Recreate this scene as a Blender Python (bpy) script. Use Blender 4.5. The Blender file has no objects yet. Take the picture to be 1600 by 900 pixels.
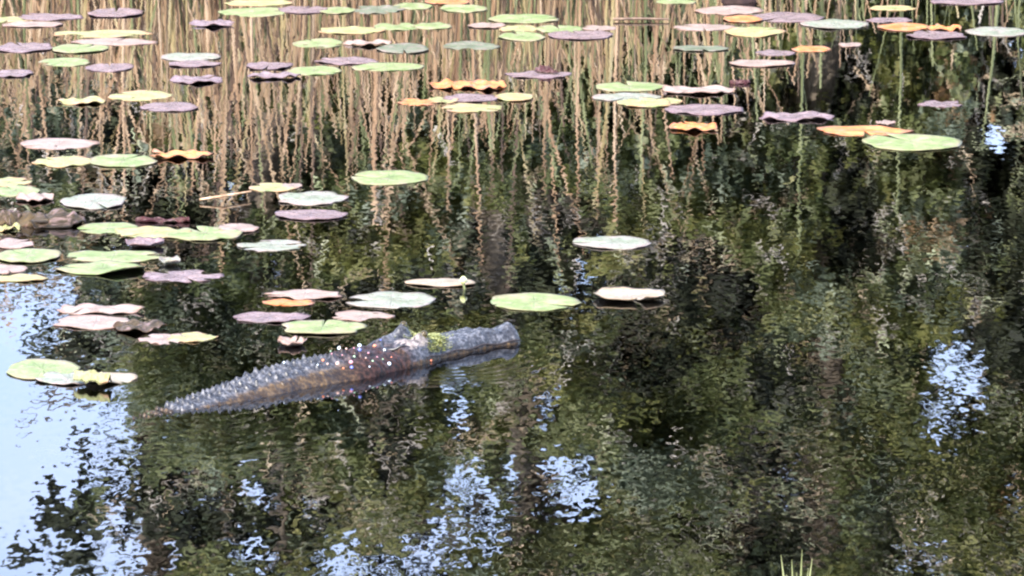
import bpy, math, random
import numpy as np
from mathutils import Vector, Matrix, noise as MN

# ------------------------------------------------------------------ camera
S = bpy.context.scene
COL = S.collection
CAM_H = 2.9
FPX = 7500.0                       # focal length in pixels of a 1600 px wide frame
PITCH = math.atan((450 + 1100) / FPX)
cd = bpy.data.cameras.new('camera'); cam = bpy.data.objects.new('camera', cd); COL.objects.link(cam)
cam.location = (0, 0, CAM_H)
cam.rotation_euler = (math.pi / 2 - PITCH, 0, 0)
cd.sensor_width = 36; cd.lens = FPX / 1600 * 36
cd.clip_start = 0.1; cd.clip_end = 2000
S.camera = cam
# ------------------------------------------------------------------ world, sun, exposure
SUN_EL, SUN_AZ = math.radians(42), math.radians(208)      # azimuth clockwise from +Y: behind the camera, to its left
w = bpy.data.worlds.new('World'); S.world = w; w.use_nodes = True
nt = w.node_tree; bg = nt.nodes['Background']
sky = nt.nodes.new('ShaderNodeTexSky'); sky.sky_type = 'NISHITA'; sky.sun_disc = False
sky.sun_elevation = SUN_EL; sky.sun_rotation = SUN_AZ
sky.air_density = 1.0; sky.dust_density = 3.0; sky.ozone_density = 1.6
tcw = nt.nodes.new('ShaderNodeTexCoord'); mpw = nt.nodes.new('ShaderNodeMapping'); mpw.inputs['Scale'].default_value = (1, 1, 3.5)
cln = nt.nodes.new('ShaderNodeTexNoise'); cln.inputs['Scale'].default_value = 5; cln.inputs['Detail'].default_value = 7; cln.inputs['Roughness'].default_value = .62
clr = nt.nodes.new('ShaderNodeValToRGB'); clr.color_ramp.elements[0].position = .36; clr.color_ramp.elements[1].position = .62
clr.color_ramp.elements[0].color = (.25, .25, .25, 1); clr.color_ramp.elements[1].color = (.9, .9, .9, 1)
clm = nt.nodes.new('ShaderNodeMix'); clm.data_type = 'RGBA'; clm.inputs[7].default_value = (3.3, 4.0, 5.9, 1)     # thin bright cloud
nt.links.new(tcw.outputs['Generated'], mpw.inputs[0]); nt.links.new(mpw.outputs[0], cln.inputs['Vector']); nt.links.new(cln.outputs['Fac'], clr.inputs[0])
nt.links.new(clr.outputs[0], clm.inputs[0]); nt.links.new(sky.outputs[0], clm.inputs[6]); nt.links.new(clm.outputs[2], bg.inputs[0]); bg.inputs[1].default_value = 0.15
sd = bpy.data.lights.new('sun', 'SUN'); sun = bpy.data.objects.new('sun', sd); COL.objects.link(sun)
sd.energy = 2.9; sd.angle = math.radians(0.5); sd.color = (1.0, 0.93, 0.83)
sdir = Vector((math.sin(SUN_AZ) * math.cos(SUN_EL), math.cos(SUN_AZ) * math.cos(SUN_EL), math.sin(SUN_EL)))
sun.rotation_euler = sdir.to_track_quat('Z', 'Y').to_euler()
S.view_settings.view_transform = 'Standard'; S.view_settings.look = 'None'
S.view_settings.gamma = 1.0; S.view_settings.exposure = 2.1
S.view_settings.use_curve_mapping = False
S.render.engine = 'CYCLES'
S.cycles.max_bounces = 8; S.cycles.transparent_max_bounces = 12; S.cycles.glossy_bounces = 4
S.cycles.diffuse_bounces = 3; S.cycles.volume_bounces = 0
S.cycles.filter_width = 2.3
S.cycles.caustics_reflective = False; S.cycles.caustics_refractive = False

rng = np.random.default_rng(7)
random.seed(7)

# ------------------------------------------------------------------ helpers
CP, SP = math.cos(PITCH), math.sin(PITCH)
def at(px, py, z=0.0):
    """world point on the level z seen in the photo at pixel px, py"""
    a = (px - 800) / FPX; b = (450 - py) / FPX
    d = Vector((a, CP + b * SP, -SP + b * CP))
    t = (z - CAM_H) / d.z
    return Vector((d.x * t, d.y * t, z))
def proj(x, y, z):
    """pixel of a world point (numpy)"""
    z = z - CAM_H
    dep = y * CP - z * SP; up = y * SP + z * CP
    return 800 + FPX * x / dep, 450 - FPX * up / dep
def mirror_px(x, y, z):
    return proj(x, y, -z)

def tag(o, label=None, cat=None, group=None, kind=None):
    if label: o['label'] = label
    if cat: o['category'] = cat
    if group: o['group'] = group
    if kind: o['kind'] = kind
    return o
def link(name, me, mat=None, parent=None):
    o = bpy.data.objects.new(name, me); COL.objects.link(o)
    if mat is not None and not me.materials:
        for m in (mat if isinstance(mat, (list, tuple)) else [mat]): me.materials.append(m)
    if parent: o.parent = parent
    return o
def empty(name, loc=(0, 0, 0)):
    o = bpy.data.objects.new(name, None); COL.objects.link(o); o.location = loc; o.empty_display_size = .1
    return o
def np_mesh(name, verts, faces, mats=None, midx=None, smooth=False):
    """verts (n,3), faces (m,k) arrays"""
    me = bpy.data.meshes.new(name)
    verts = np.asarray(verts, dtype=np.float32); faces = np.asarray(faces, dtype=np.int32)
    k = faces.shape[1]
    me.vertices.add(len(verts)); me.vertices.foreach_set('co', verts.ravel())
    me.loops.add(faces.size); me.loops.foreach_set('vertex_index', faces.ravel())
    me.polygons.add(len(faces)); me.polygons.foreach_set('loop_start', np.arange(len(faces), dtype=np.int32) * k)
    try: me.polygons.foreach_set('loop_total', np.full(len(faces), k, dtype=np.int32))
    except Exception: pass
    for m in (mats or []): me.materials.append(m)
    if midx is not None: me.polygons.foreach_set('material_index', np.asarray(midx, dtype=np.int32))
    me.polygons.foreach_set('use_smooth', np.full(len(faces), smooth, dtype=bool))
    me.update(calc_edges=True); me.validate()
    return me
def tube(points, radii, seg=8, cap=True):
    """verts, faces of a tapered tube along points"""
    P = [Vector(p) for p in points]; vs = []; fs = []
    n = len(P)
    for i, p in enumerate(P):
        t = (P[min(i + 1, n - 1)] - P[max(i - 1, 0)]).normalized()
        a = t.cross(Vector((0.3, 0.2, 1)) if abs(t.z) < .9 else Vector((1, .1, 0))).normalized(); b = t.cross(a)
        for k in range(seg):
            q = 2 * math.pi * k / seg
            vs.append(p + (a * math.cos(q) + b * math.sin(q)) * radii[i])
    for i in range(n - 1):
        for k in range(seg):
            fs.append((i * seg + k, i * seg + (k + 1) % seg, (i + 1) * seg + (k + 1) % seg, (i + 1) * seg + k))
    return vs, fs
class MB:
    def __init__(s): s.v = []; s.f = []
    def add(s, v, f):
        o = len(s.v); s.v += [tuple(x) for x in v]; s.f += [tuple(i + o for i in q) for q in f]
    def mesh(s, name, smooth=True):
        me = bpy.data.meshes.new(name); me.from_pydata(s.v, [], s.f); me.update()
        for p in me.polygons: p.use_smooth = smooth
        return me

# ---- node helper
class NT:
    def __init__(s, name):
        s.m = bpy.data.materials.new(name); s.m.use_nodes = True; s.t = s.m.node_tree; s.n = s.t.nodes
        s.bsdf = s.n['Principled BSDF']; s.out = s.n['Material Output']
    def node(s, typ, **kw):
        n = s.n.new('ShaderNode' + typ)
        for k, v in kw.items(): setattr(n, k, v)
        return n
    def link(s, a, b): s.t.links.new(a, b)
    def put(s, sock, v):
        if hasattr(v, 'is_linked'): s.link(v, sock)
        else: sock.default_value = v
    def math(s, op, a, b=0.0, c=0.0, clamp=False):
        n = s.node('Math', operation=op, use_clamp=clamp)
        s.put(n.inputs[0], a); s.put(n.inputs[1], b); s.put(n.inputs[2], c); return n.outputs[0]
    def vmath(s, op, a, b=(0, 0, 0)):
        n = s.node('VectorMath', operation=op); s.put(n.inputs[0], a)
        if op == 'SCALE': s.put(n.inputs['Scale'], b)
        else: s.put(n.inputs[1], b)
        return n.outputs['Value'] if op in ('LENGTH', 'DOT_PRODUCT', 'DISTANCE') else n.outputs[0]
    def mix(s, f, a, b):
        n = s.node('Mix', data_type='RGBA'); s.put(n.inputs[0], f); s.put(n.inputs[6], a); s.put(n.inputs[7], b); return n.outputs[2]
    def noise(s, vec, scale, detail=3, rough=.55, out='Fac'):
        n = s.node('TexNoise'); n.inputs['Scale'].default_value = scale; n.inputs['Detail'].default_value = detail
        n.inputs['Roughness'].default_value = rough
        if vec is not None: s.link(vec, n.inputs['Vector'])
        return n.outputs[out]
    def ramp(s, f, stops, interp='LINEAR'):
        n = s.node('ValToRGB'); n.color_ramp.interpolation = interp; e = n.color_ramp.elements
        while len(e) < len(stops): e.new(.5)
        for el, (p, c) in zip(e, stops): el.position = p; el.color = (*c, 1) if len(c) == 3 else c
        s.link(f, n.inputs[0]); return n.outputs[0]
    def rng(s, v, a, b, c=0., d=1., smooth=False):
        n = s.node('MapRange'); n.clamp = True
        if smooth: n.interpolation_type = 'SMOOTHSTEP'
        s.put(n.inputs[0], v)
        for i, q in zip((1, 2, 3, 4), (a, b, c, d)): n.inputs[i].default_value = q
        return n.outputs[0]
def rgb(*c): return (*c, 1.0)

def leafy(name, cols, rough=.55, trans=.35, scale=.9):
    """foliage: colour varies with place from clump to clump and leaf to leaf"""
    T = NT(name); geo = T.node('NewGeometry').outputs['Position']
    f = T.noise(geo, scale * 11, 2, .9); g = T.noise(geo, scale, 2, .5)
    k = T.math('ADD', T.math('MULTIPLY', f, .75), T.math('MULTIPLY', g, .35))
    n = len(cols)
    c = T.ramp(k, [(0.44 + .20 * i / max(1, n - 1), q) for i, q in enumerate(cols)])
    T.link(c, T.bsdf.inputs['Base Color']); T.bsdf.inputs['Roughness'].default_value = rough
    tr = T.node('BsdfTranslucent'); T.link(c, tr.inputs[0])
    mx = T.node('MixShader'); mx.inputs[0].default_value = trans
    T.link(T.bsdf.outputs[0], mx.inputs[1]); T.link(tr.outputs[0], mx.inputs[2]); T.link(mx.outputs[0], T.out.inputs[0])
    return T.m

# ------------------------------------------------------------------ ground: pond bed and banks, one sheet
def bed_h(x, y):
    far = np.clip((y - 23.3) / 3.0, 0, 1); near = np.clip((3.0 - y) / 4.0, 0, 1)
    side = np.clip((np.abs(x) - 26) / 6.0, 0, 1)
    k = np.maximum(np.maximum(far, near), side); k = k * k * (3 - 2 * k)
    return -0.95 + k * 1.35 + 0.05 * np.sin(x * 1.7) * np.cos(y * 1.3)
gx = np.concatenate([np.linspace(-600, -40, 12)[:-1], np.linspace(-40, 40, 81), np.linspace(40, 600, 12)[1:]])
gy = np.concatenate([np.linspace(-600, -20, 12)[:-1], np.linspace(-20, 50, 101), np.linspace(50, 900, 14)[1:]])
X, Y = np.meshgrid(gx, gy); Z = bed_h(X, Y)
nx_, ny_ = len(gx), len(gy)
idx = np.arange(nx_ * ny_).reshape(ny_, nx_)
F = np.stack([idx[:-1, :-1], idx[:-1, 1:], idx[1:, 1:], idx[1:, :-1]], -1).reshape(-1, 4)
T = NT('marsh_mud'); geo = T.node('NewGeometry').outputs['Position']
sep = T.node('SeparateXYZ'); T.link(geo, sep.inputs[0])
mud = T.ramp(T.noise(geo, 3, 5, .65), [(.3, (.035, .025, .014)), (.7, (.085, .06, .032))])
grs = T.ramp(T.noise(geo, 6, 5, .7), [(.3, (.03, .04, .012)), (.7, (.10, .10, .04))])
T.link(T.mix(T.rng(sep.outputs[2], .02, .2), mud, grs), T.bsdf.inputs['Base Color']); T.bsdf.inputs['Roughness'].default_value = .9
tag(link('ground', np_mesh('ground', np.stack([X, Y, Z], -1).reshape(-1, 3), F, [T.m], smooth=True)), kind='structure')

# ------------------------------------------------------------------ water
SNOUT = at(800, 540)
EYES = at(650, 562)
T = NT('pond_water'); T.n.remove(T.bsdf)
geo = T.node('NewGeometry'); pos = geo.outputs['Position']
sep = T.node('SeparateXYZ'); T.link(pos, sep.inputs[0])
def slope(scale, amp, detail=2, rough=.6, stretch=None):
    v = pos
    if stretch: v = T.vmath('MULTIPLY', pos, stretch)
    c = T.noise(v, scale, detail, rough, 'Color')
    c = T.vmath('SUBTRACT', c, (.5, .5, .5))
    c = T.vmath('MULTIPLY', c, (1.5, .62, 0))
    return T.vmath('SCALE', c, amp)
near = T.rng(sep.outputs[1], 11.0, 19.0, 1.0, 0.34, True)
patch = T.rng(T.noise(pos, .7, 2, .5), .35, .65, .6, 1.25)
amp = T.math('MULTIPLY', near, patch)
fine = slope(40, 0.027, .8, .5, (1.05, .48, 1))
mid = slope(8, 0.009, 1, .5, (.7, 1.1, 1))
vec = T.vmath('SCALE', T.vmath('ADD', fine, mid), amp)
# rings spreading from the animal's throat, and its wake behind
def rings(cen, k, a, r0, r1, wob=.03):
    d = T.vmath('SUBTRACT', pos, tuple(cen)); d = T.vmath('MULTIPLY', d, (1, 1, 0))
    L = T.vmath('LENGTH', d)
    wv = T.math('SINE', T.math('MULTIPLY', T.math('ADD', L, T.math('MULTIPLY', T.noise(pos, 5, 1, .5), wob)), k))
    fall = T.math('MULTIPLY', T.rng(L, r0, r1, 1, 0, True), T.rng(T.noise(pos, 2.3, 2, .5), .38, .6, .0, 1.))
    return T.vmath('SCALE', T.vmath('NORMALIZE', d), T.math('MULTIPLY', T.math('MULTIPLY', wv, fall), a))
vec = T.vmath('ADD', vec, rings(at(700, 560), 2 * math.pi / .042, .020, .10, .42, .02))
vec = T.vmath('ADD', vec, rings(at(330, 640), 2 * math.pi / .085, .0055, .2, .95, .22))
nrm = T.vmath('NORMALIZE', T.vmath('ADD', vec, geo.outputs['Normal']))
fr = T.node('Fresnel'); fr.inputs['IOR'].default_value = 2.35
gl = T.node('BsdfGlossy'); gl.inputs['Roughness'].default_value = .012; T.link(nrm, gl.inputs['Normal'])
gl.inputs['Color'].default_value = rgb(1, 1, 1)
tr = T.node('BsdfTransparent'); tr.inputs[0].default_value = rgb(.86, .74, .55)
mx = T.node('MixShader'); T.link(fr.outputs[0], mx.inputs[0]); T.link(tr.outputs[0], mx.inputs[1]); T.link(gl.outputs[0], mx.inputs[2])
T.link(mx.outputs[0], T.out.inputs['Surface'])
ab = T.node('VolumeAbsorption'); ab.inputs[0].default_value = rgb(.62, .40, .16); ab.inputs['Density'].default_value = 3.0
T.link(ab.outputs[0], T.out.inputs['Volume'])
x0, x1, y0, y1, zb = -60, 60, -3, 29, -1.6
wm = bpy.data.meshes.new('water')
wm.from_pydata([(x0, y0, 0), (x1, y0, 0), (x1, y1, 0), (x0, y1, 0), (x0, y0, zb), (x1, y0, zb), (x1, y1, zb), (x0, y1, zb)], [],
               [(0, 1, 2, 3), (7, 6, 5, 4), (0, 4, 5, 1), (1, 5, 6, 2), (2, 6, 7, 3), (3, 7, 4, 0)])
tag(link('water', wm, T.m), kind='structure')

# ------------------------------------------------------------------ far-bank trees
# thin places in the crowns, where the sky or the dark wood behind shows through
SKY = [(738, 762, 56, 44), (874, 768, 74, 54), (768, 822, 32, 40), (690, 852, 52, 42), (575, 890, 90, 42), (1492, 596, 50, 64), (800, 740, 22, 26), (1075, 395, 7, 11), (1312, 425, 8, 13), (1182, 262, 9, 10), (860, 302, 5, 11), (1010, 545, 9, 10), (1390, 250, 8, 12), (430, 425, 10, 14), (360, 300, 6, 16), (1350, 560, 12, 8), (820, 655, 9, 16), (480, 790, 16, 12), (290, 745, 30, 10), (420, 880, 22, 14), (1492, 572, 40, 40),
       (1468, 640, 34, 40), (1430, 872, 34, 28), (690, 590, 62, 20), (535, 622, 40, 16), (840, 630, 34, 36), (395, 765, 26, 20),
       (330, 790, 46, 10), (385, 850, 40, 24), (1553, 215, 22, 18), (1243, 318, 9, 24), (1166, 430, 9, 26), (520, 675, 9, 12),
       (55, 122, 9, 10), (720, 650, 16, 40), (1230, 745, 26, 20), (1580, 780, 10, 26), (60, 480, 60, 70), (1380, 545, 20, 8), (210, 230, 8, 14),
       (515, 262, 5, 16), (640, 310, 5, 18), (1490, 660, 40, 12)]
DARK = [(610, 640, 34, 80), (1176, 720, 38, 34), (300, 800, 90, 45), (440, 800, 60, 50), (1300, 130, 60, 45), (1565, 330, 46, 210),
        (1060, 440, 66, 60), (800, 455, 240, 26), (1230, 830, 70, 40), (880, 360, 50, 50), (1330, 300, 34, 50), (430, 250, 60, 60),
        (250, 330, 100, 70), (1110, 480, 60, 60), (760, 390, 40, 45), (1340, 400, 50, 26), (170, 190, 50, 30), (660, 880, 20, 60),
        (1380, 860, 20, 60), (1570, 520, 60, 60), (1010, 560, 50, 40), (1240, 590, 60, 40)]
def field(lst, px, py, wob):
    m = np.full(px.shape, 9.0)
    for c in lst: m = np.minimum(m, ((px - c[0]) / c[2]) ** 2 + ((py - c[1]) / c[3]) ** 2)
    return m + wob
def wobble(px, py, s=1.0):
    return (np.sin(px * .061 * s + 1.3) * np.cos(py * .083 * s + .4) + np.sin(px * .023 * s + py * .031 * s) + np.sin(py * .14 * s - px * .05 * s) * .7)
def sky_open(px, py):
    wb = wobble(px, py)
    h = field(SKY, px, py, .22 * wb) < 1.1
    edge = np.where(py > 590, 215 + (py - 600) * .12, -60 + (py > 445) * 125) + 26 * wb
    edge = np.where(field([(95, 805, 34, 34), (146, 790, 14, 40), (120, 880, 30, 14), (40, 870, 20, 12)], px, py, .3 * wb) < 1, -99, edge)
    hs = np.sin(px * .31 + 2 * np.sin(py * .11)) * np.sin(py * .27 + 2 * np.sin(px * .13)) + .35 * wobble(px, py, .6)
    thr = np.interp(px, [0, 300, 700, 1000, 1600], [1.5, 1.62, 1.72, 1.75, 1.58])
    fs = np.sin(px * .45 + 2.2 * np.sin(py * .16)) * np.sin(py * .38 + 2.2 * np.sin(px * .19))
    return (h & (fs > -.82)) | ((px < edge) & ((fs > -.85) | (px < 120))) | (hs > thr)
def leaves(cx, cy, cz, size, nrm_bias, R):
    """rhombic leaves at the given centres, (n*4,3) verts"""
    n = len(cx)
    a = R.normal(size=(n, 3)); a /= np.linalg.norm(a, axis=1)[:, None]
    b = R.normal(size=(n, 3)) + np.array(nrm_bias); b = np.cross(a, b); b /= np.linalg.norm(b, axis=1)[:, None]
    s = size * R.uniform(.6, 1.35, n); a = a * s[:, None]; b = b * (s * R.uniform(.38, .6, n))[:, None]
    c = np.stack([cx, cy, cz], -1)
    V = np.stack([c - a, c + b - a * .1, c + a, c - b - a * .1], 1).reshape(-1, 3)
    Fq = np.arange(n * 4).reshape(n, 4)
    return V, Fq

M_BARK = None
T = NT('bark'); tc = T.node('NewGeometry').outputs['Position']
T.link(T.ramp(T.noise(T.vmath('MULTIPLY', tc, (6, 6, 1)), 3, 5, .6), [(.3, (.05, .04, .03)), (.7, (.22, .18, .14))]), T.bsdf.inputs['Base Color'])
T.bsdf.inputs['Roughness'].default_value = .85; M_BARK = T.m
M_OLIVE = leafy('leaves_olive', [(.014, .022, .006), (.062, .085, .024), (.15, .175, .06), (.30, .32, .16)])
M_GREY = leafy('leaves_grey_green', [(.012, .024, .012), (.056, .08, .045), (.145, .18, .12), (.31, .36, .27)])
M_YEL = leafy('leaves_yellow_green', [(.022, .030, .008), (.09, .105, .022), (.19, .20, .055), (.34, .32, .13)])
M_SHADED = leafy('leaves_shaded', [(.004, .006, .003), (.009, .013, .006), (.02, .027, .012), (.045, .055, .025)], trans=.1, rough=.8)  # near-black leaves: the shade deep in the wood is put into the colour
M_RUST = leafy('leaves_rust', [(.09, .05, .025), (.20, .12, .06), (.32, .2, .1), (.45, .32, .2)])

def stem_mat(name, a, b, c):
    T = NT(name); p = T.node('NewGeometry').outputs['Position']
    f = T.noise(T.vmath('MULTIPLY', p, (14, 14, .8)), 2, 2, .6)
    T.link(T.ramp(f, [(.3, a), (.5, b), (.7, c)]), T.bsdf.inputs['Base Color']); T.bsdf.inputs['Roughness'].default_value = .6
    return T.m
TWM = [stem_mat('twig_grey', (.25, .22, .2), (.42, .38, .34), (.55, .5, .46)), stem_mat('twig_tan', (.3, .2, .12), (.48, .36, .24), (.6, .5, .38)), stem_mat('twig_lichen', (.25, .3, .15), (.42, .45, .28), (.6, .6, .45))]
def make_tree(name, label, cat, x, y, top, hw, hd, low, nclump, nleaf, lsize, mats, wts, seed, group, dark_mask=True, clump_r=(.10, .30)):
    R = np.random.default_rng(seed)
    root = empty(name, (x, y, 0)); tag(root, label, cat, group)
    mb = MB(); base = float(bed_h(np.array(x), np.array(y))) - .1
    pts = [(0, 0, base)]; k = 6
    for i in range(1, k + 1): pts.append((.10 * math.sin(i * 1.7 + seed), .08 * math.cos(i * 2.1 + seed), base + (top * .86 - base) * i / k))
    r0 = .035 * top ** .8
    mb.add(*tube(pts, [r0 * (1 - .8 * i / k) for i in range(k + 1)], 9))
    link('trunk', mb.mesh('trunk'), M_BARK, root)
    for i in range(9):
        t = R.uniform(.25, .95); z = base + (top * .86 - base) * t; a = R.uniform(0, 6.28); L = hw * R.uniform(.5, .95) * (1.1 - .5 * t)
        p = [(pts[3][0] * .5, 0, z)]
        for q in (.35, .7, 1.): p.append((math.cos(a) * L * q, math.sin(a) * L * q * hd / hw, z + L * .55 * q + R.uniform(-.05, .05)))
        lb = MB(); lb.add(*tube(p, [r0 * .42 * (1 - t * .5), r0 * .3 * (1 - t * .5), r0 * .18, r0 * .06], 6)); link('limb', lb.mesh('limb'), M_BARK, root)
    # crown: clumps of leaves through an uneven ellipsoid
    out = []; 
    u = R.normal(size=(nclump, 3)); u /= np.linalg.norm(u, axis=1)[:, None]; u *= R.uniform(.15, 1, nclump)[:, None] ** (1 / 2.2)
    cz = (top + low) / 2; hz = (top - low) / 2
    ccx = u[:, 0] * hw; ccy = u[:, 1] * hd; ccz = cz + u[:, 2] * hz
    cr = R.uniform(clump_r[0], clump_r[1], nclump)
    cm = R.choice(len(mats), nclump, p=wts)
    cnt = (nleaf * cr ** 2 / (cr ** 2).mean()).astype(int) + 4
    I = np.repeat(np.arange(nclump), cnt); n = len(I)
    q = R.normal(size=(n, 3)); q /= np.linalg.norm(q, axis=1)[:, None]; q *= (R.uniform(0, 1, n) ** .45)[:, None]
    lx = ccx[I] + q[:, 0] * cr[I] * 1.15; ly = ccy[I] + q[:, 1] * cr[I]; lz = ccz[I] + q[:, 2] * cr[I] * .7 - .05 * R.uniform(0, 1, n)
    px, py = mirror_px(lx + x, ly + y, lz)
    keep = (lz > .05) & ~sky_open(px, py)
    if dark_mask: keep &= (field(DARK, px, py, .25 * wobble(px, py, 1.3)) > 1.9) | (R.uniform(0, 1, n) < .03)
    I = I[keep]; V, Fq = leaves(lx[keep], ly[keep], lz[keep], lsize, (0, -.5, .5), R)
    o = link('crown', np_mesh('crown', V, Fq, mats, cm[I]), None, root)
    if dark_mask:
        nt_ = 900; ci = R.integers(0, nclump, nt_); q = R.normal(size=(nt_, 3)) * .3
        c = np.stack([ccx[ci], ccy[ci], ccz[ci]], -1) + q; d = R.normal(size=(nt_, 3)) * [.5, .3, .45] + [0, 0, .55]; d /= np.linalg.norm(d, axis=1)[:, None]
        L = R.uniform(.08, .34, nt_)[:, None]; sd_ = np.cross(d, [0, 1, 0]); sd_ /= np.linalg.norm(sd_, axis=1)[:, None]; w_ = R.uniform(.003, .008, nt_)[:, None]
        bn = R.normal(size=(nt_, 3)) * .04
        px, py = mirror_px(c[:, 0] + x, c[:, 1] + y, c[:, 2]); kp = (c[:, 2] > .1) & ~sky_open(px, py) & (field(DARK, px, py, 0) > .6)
        c, d, L, sd_, w_, bn = [q_[kp] for q_ in (c, d, L, sd_, w_, bn)]
        A = np.stack([c - sd_ * w_, c + sd_ * w_, c + d * L * .5 + bn + sd_ * w_ * .8, c + d * L * .5 + bn - sd_ * w_ * .8, c + d * L + sd_ * w_ * .3, c + d * L - sd_ * w_ * .3], 1)
        o6 = np.arange(len(c))[:, None] * 6
        Fq = np.concatenate([o6 + [0, 1, 2, 3], o6 + [3, 2, 4, 5]])
        mi_ = R.choice(3, len(c), p=[.45, .3, .25])
        tag(link('twigs', np_mesh('twigs', A.reshape(-1, 3), Fq, TWM, np.concatenate([mi_, mi_])), None, root), kind='stuff')
    return root

FG = 'leafy trees along the far bank, mirrored in the pond'
BG = 'back trees with shade painted into their leaves, behind the leafy ones'
# back row, dense, with deep shade painted in as dark leaf colour
back = [(-5.2, 33.2, 5.6, 'shade painted back tree with an open side toward the bare patch of sky'), (-2.6, 34.0, 8.2, 'tall shade painted back tree mirrored below the swimming reptile'),
        (0.2, 33.4, 8.8, 'shade painted back tree whose mirror image holds the two bright gaps of sky'), (2.9, 34.1, 8.4, 'shade painted back tree mirrored in the olive water ahead of the snout'),
        (5.6, 33.3, 8.6, 'shade painted back tree mirrored at the blue sky gap beyond the olive foliage')]
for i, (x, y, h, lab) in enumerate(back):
    make_tree('shaded_back_tree', lab, 'tree', x, y, h, 2.3, .9, .2, 430, 130, .085, [M_SHADED, M_GREY], [.96, .04], 40 + i, BG, False, (.3, .6))
front = [(-3.4, 28.4, 3.1, 1.6, 'willow', [M_GREY, M_OLIVE, M_RUST], [.4, .4, .2], 'low grey green shrub mirrored among the pads and tan stems', 'shrub'),
         (-1.5, 29.0, 5.6, 1.25, '', [M_OLIVE, M_GREY, M_YEL], [.5, .3, .2], 'olive leafy tree mirrored just below the floating reptile', 'tree'),
         (-0.02, 28.6, 5.9, 1.3, '', [M_OLIVE, M_YEL, M_GREY], [.55, .25, .2], 'yellow olive tree with two open gaps of sky in its crown', 'tree'),
         (1.9, 28.9, 6.1, 1.25, '', [M_YEL, M_OLIVE, M_GREY], [.3, .55, .15], 'bright olive tree mirrored beside the lone pale pad', 'tree'),
         (3.4, 28.5, 5.9, 1.3, '', [M_GREY, M_OLIVE, M_YEL, M_RUST], [.38, .37, .2, .05], 'grey green tree mirrored beyond the orange and green pads', 'tree'),
         (5.2, 28.8, 6.0, 1.3, '', [M_GREY, M_OLIVE], [.5, .5], 'grey green tree at the dark end of the far bank', 'tree')]
for i, (x, y, top, hw, _, mats, wts, lab, cat) in enumerate(front):
    make_tree('leafy_tree' if cat == 'tree' else 'waterside_shrub', lab, cat, x, y, top, hw, .8, .3, 620 if top > 4 else 380, 70, .042, mats, wts, 10 + i, FG)

# ------------------------------------------------------------------ reeds on the far margin (uncountable)
def stem_mat(name, a, b, c):
    T = NT(name); p = T.node('NewGeometry').outputs['Position']
    f = T.noise(T.vmath('MULTIPLY', p, (14, 14, .8)), 2, 2, .6)
    T.link(T.ramp(f, [(.3, a), (.5, b), (.7, c)]), T.bsdf.inputs['Base Color']); T.bsdf.inputs['Roughness'].default_value = .6
    return T.m
SM = [stem_mat('reed_tan', (0.164, 0.098, 0.049), (0.344, 0.23, 0.131), (0.541, 0.41, 0.279)), stem_mat('reed_pink', (.18, .10, .055), (.41, .26, .15), (.59, .44, .30)),
      stem_mat('reed_straw', (0.197, 0.148, 0.057), (0.377, 0.295, 0.139), (0.541, 0.459, 0.279)), stem_mat('reed_green', (.06, .07, .025), (.15, .17, .065), (.30, .32, .16)),
      stem_mat('reed_brown', (.06, .035, .025), (.12, .075, .05), (.24, .16, .10))]
def blades(n, xf, yf, hf, wf, mf, R, seg=5):
    V = []; Fq = []; MI = []
    x = xf(n); y = yf(n); h = hf(x, n); wd = wf(n); mi = mf(x, n)
    lean = R.normal(0, .13, n); bend = R.normal(0, .22, n) * (R.uniform(0, 1, n) < .5); ang = R.uniform(-.7, .7, n)
    base = bed_h(x, y)
    rows = []
    for s in range(seg + 1):
        t = s / seg
        zx = x + lean * h * t + bend * h * t ** 3; zy = y + .05 * np.sin(x * 9) * t; zz = np.minimum(base, 0) * (1 - t) + h * t
        wv = wd * (1 - .75 * t ** 2) / 2
        dx = np.cos(ang) * wv; dy = np.sin(ang) * wv
        th = wv * .35
        rows.append(np.stack([np.stack([zx - dx, zy - dy, zz], -1), np.stack([zx + dy * .5, zy - th - dx * .2, zz], -1), np.stack([zx + dx, zy + dy, zz], -1)], 1))
    A = np.stack(rows, 1)   # n, seg+1, 3, 3
    V = A.reshape(-1, 3); b = np.arange(n)[:, None, None] * (seg + 1) * 3
    s = np.arange(seg)[None, :, None] * 3; k = np.arange(2)[None, None, :]
    i0 = b + s + k
    Fq = np.stack([i0, i0 + 1, i0 + 4, i0 + 3], -1).reshape(-1, 4)
    return V, Fq, np.repeat(mi, seg * 2)
R = np.random.default_rng(5)
def reed_x(n):   # dense on the left, thinning to the right
    x = R.uniform(-4.2, 4.2, n * 3); p = np.interp(x, [-4.2, .3, 1.0, 1.8, 4.2], [1, .9, .55, .2, .12]) * (.45 + .55 * (np.sin(x * 5.1 + 1) * np.sin(x * 11.7) > -.25))
    return x[R.uniform(0, 1, n * 3) < p][:n]
def reed_h(x, n):
    top = np.interp(x, [-4.2, -2, -1, 0.2, 1.2, 2.2, 4.2], [1.0, 1.05, 1.1, 1.0, .85, .65, .6]) * (1 + .18 * np.sin(x * 4.3 + .7) * np.cos(x * 9.1))
    return top * R.beta(4, 2.2, n) * 1.15 * (1 + (R.uniform(0, 1, n) < np.where(x < 1, .16, .05)) * R.uniform(.15, .9, n))
def reed_m(x, n):
    g = np.interp(x, [-4, -.5, .9, 2, 4.2], [.12, .14, .30, .56, .62]); u = R.uniform(0, 1, n)
    return np.where(u < g, 3, np.choose(R.choice(6, n), [0, 1, 2, 0, 1, 4]))
xs = reed_x(3600); n = len(xs)
V, Fq, MI = blades(n, lambda n: xs, lambda n: R.uniform(22.4, 25.2, n), reed_h, lambda n: R.uniform(.010, .034, n), reed_m, R)
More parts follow.
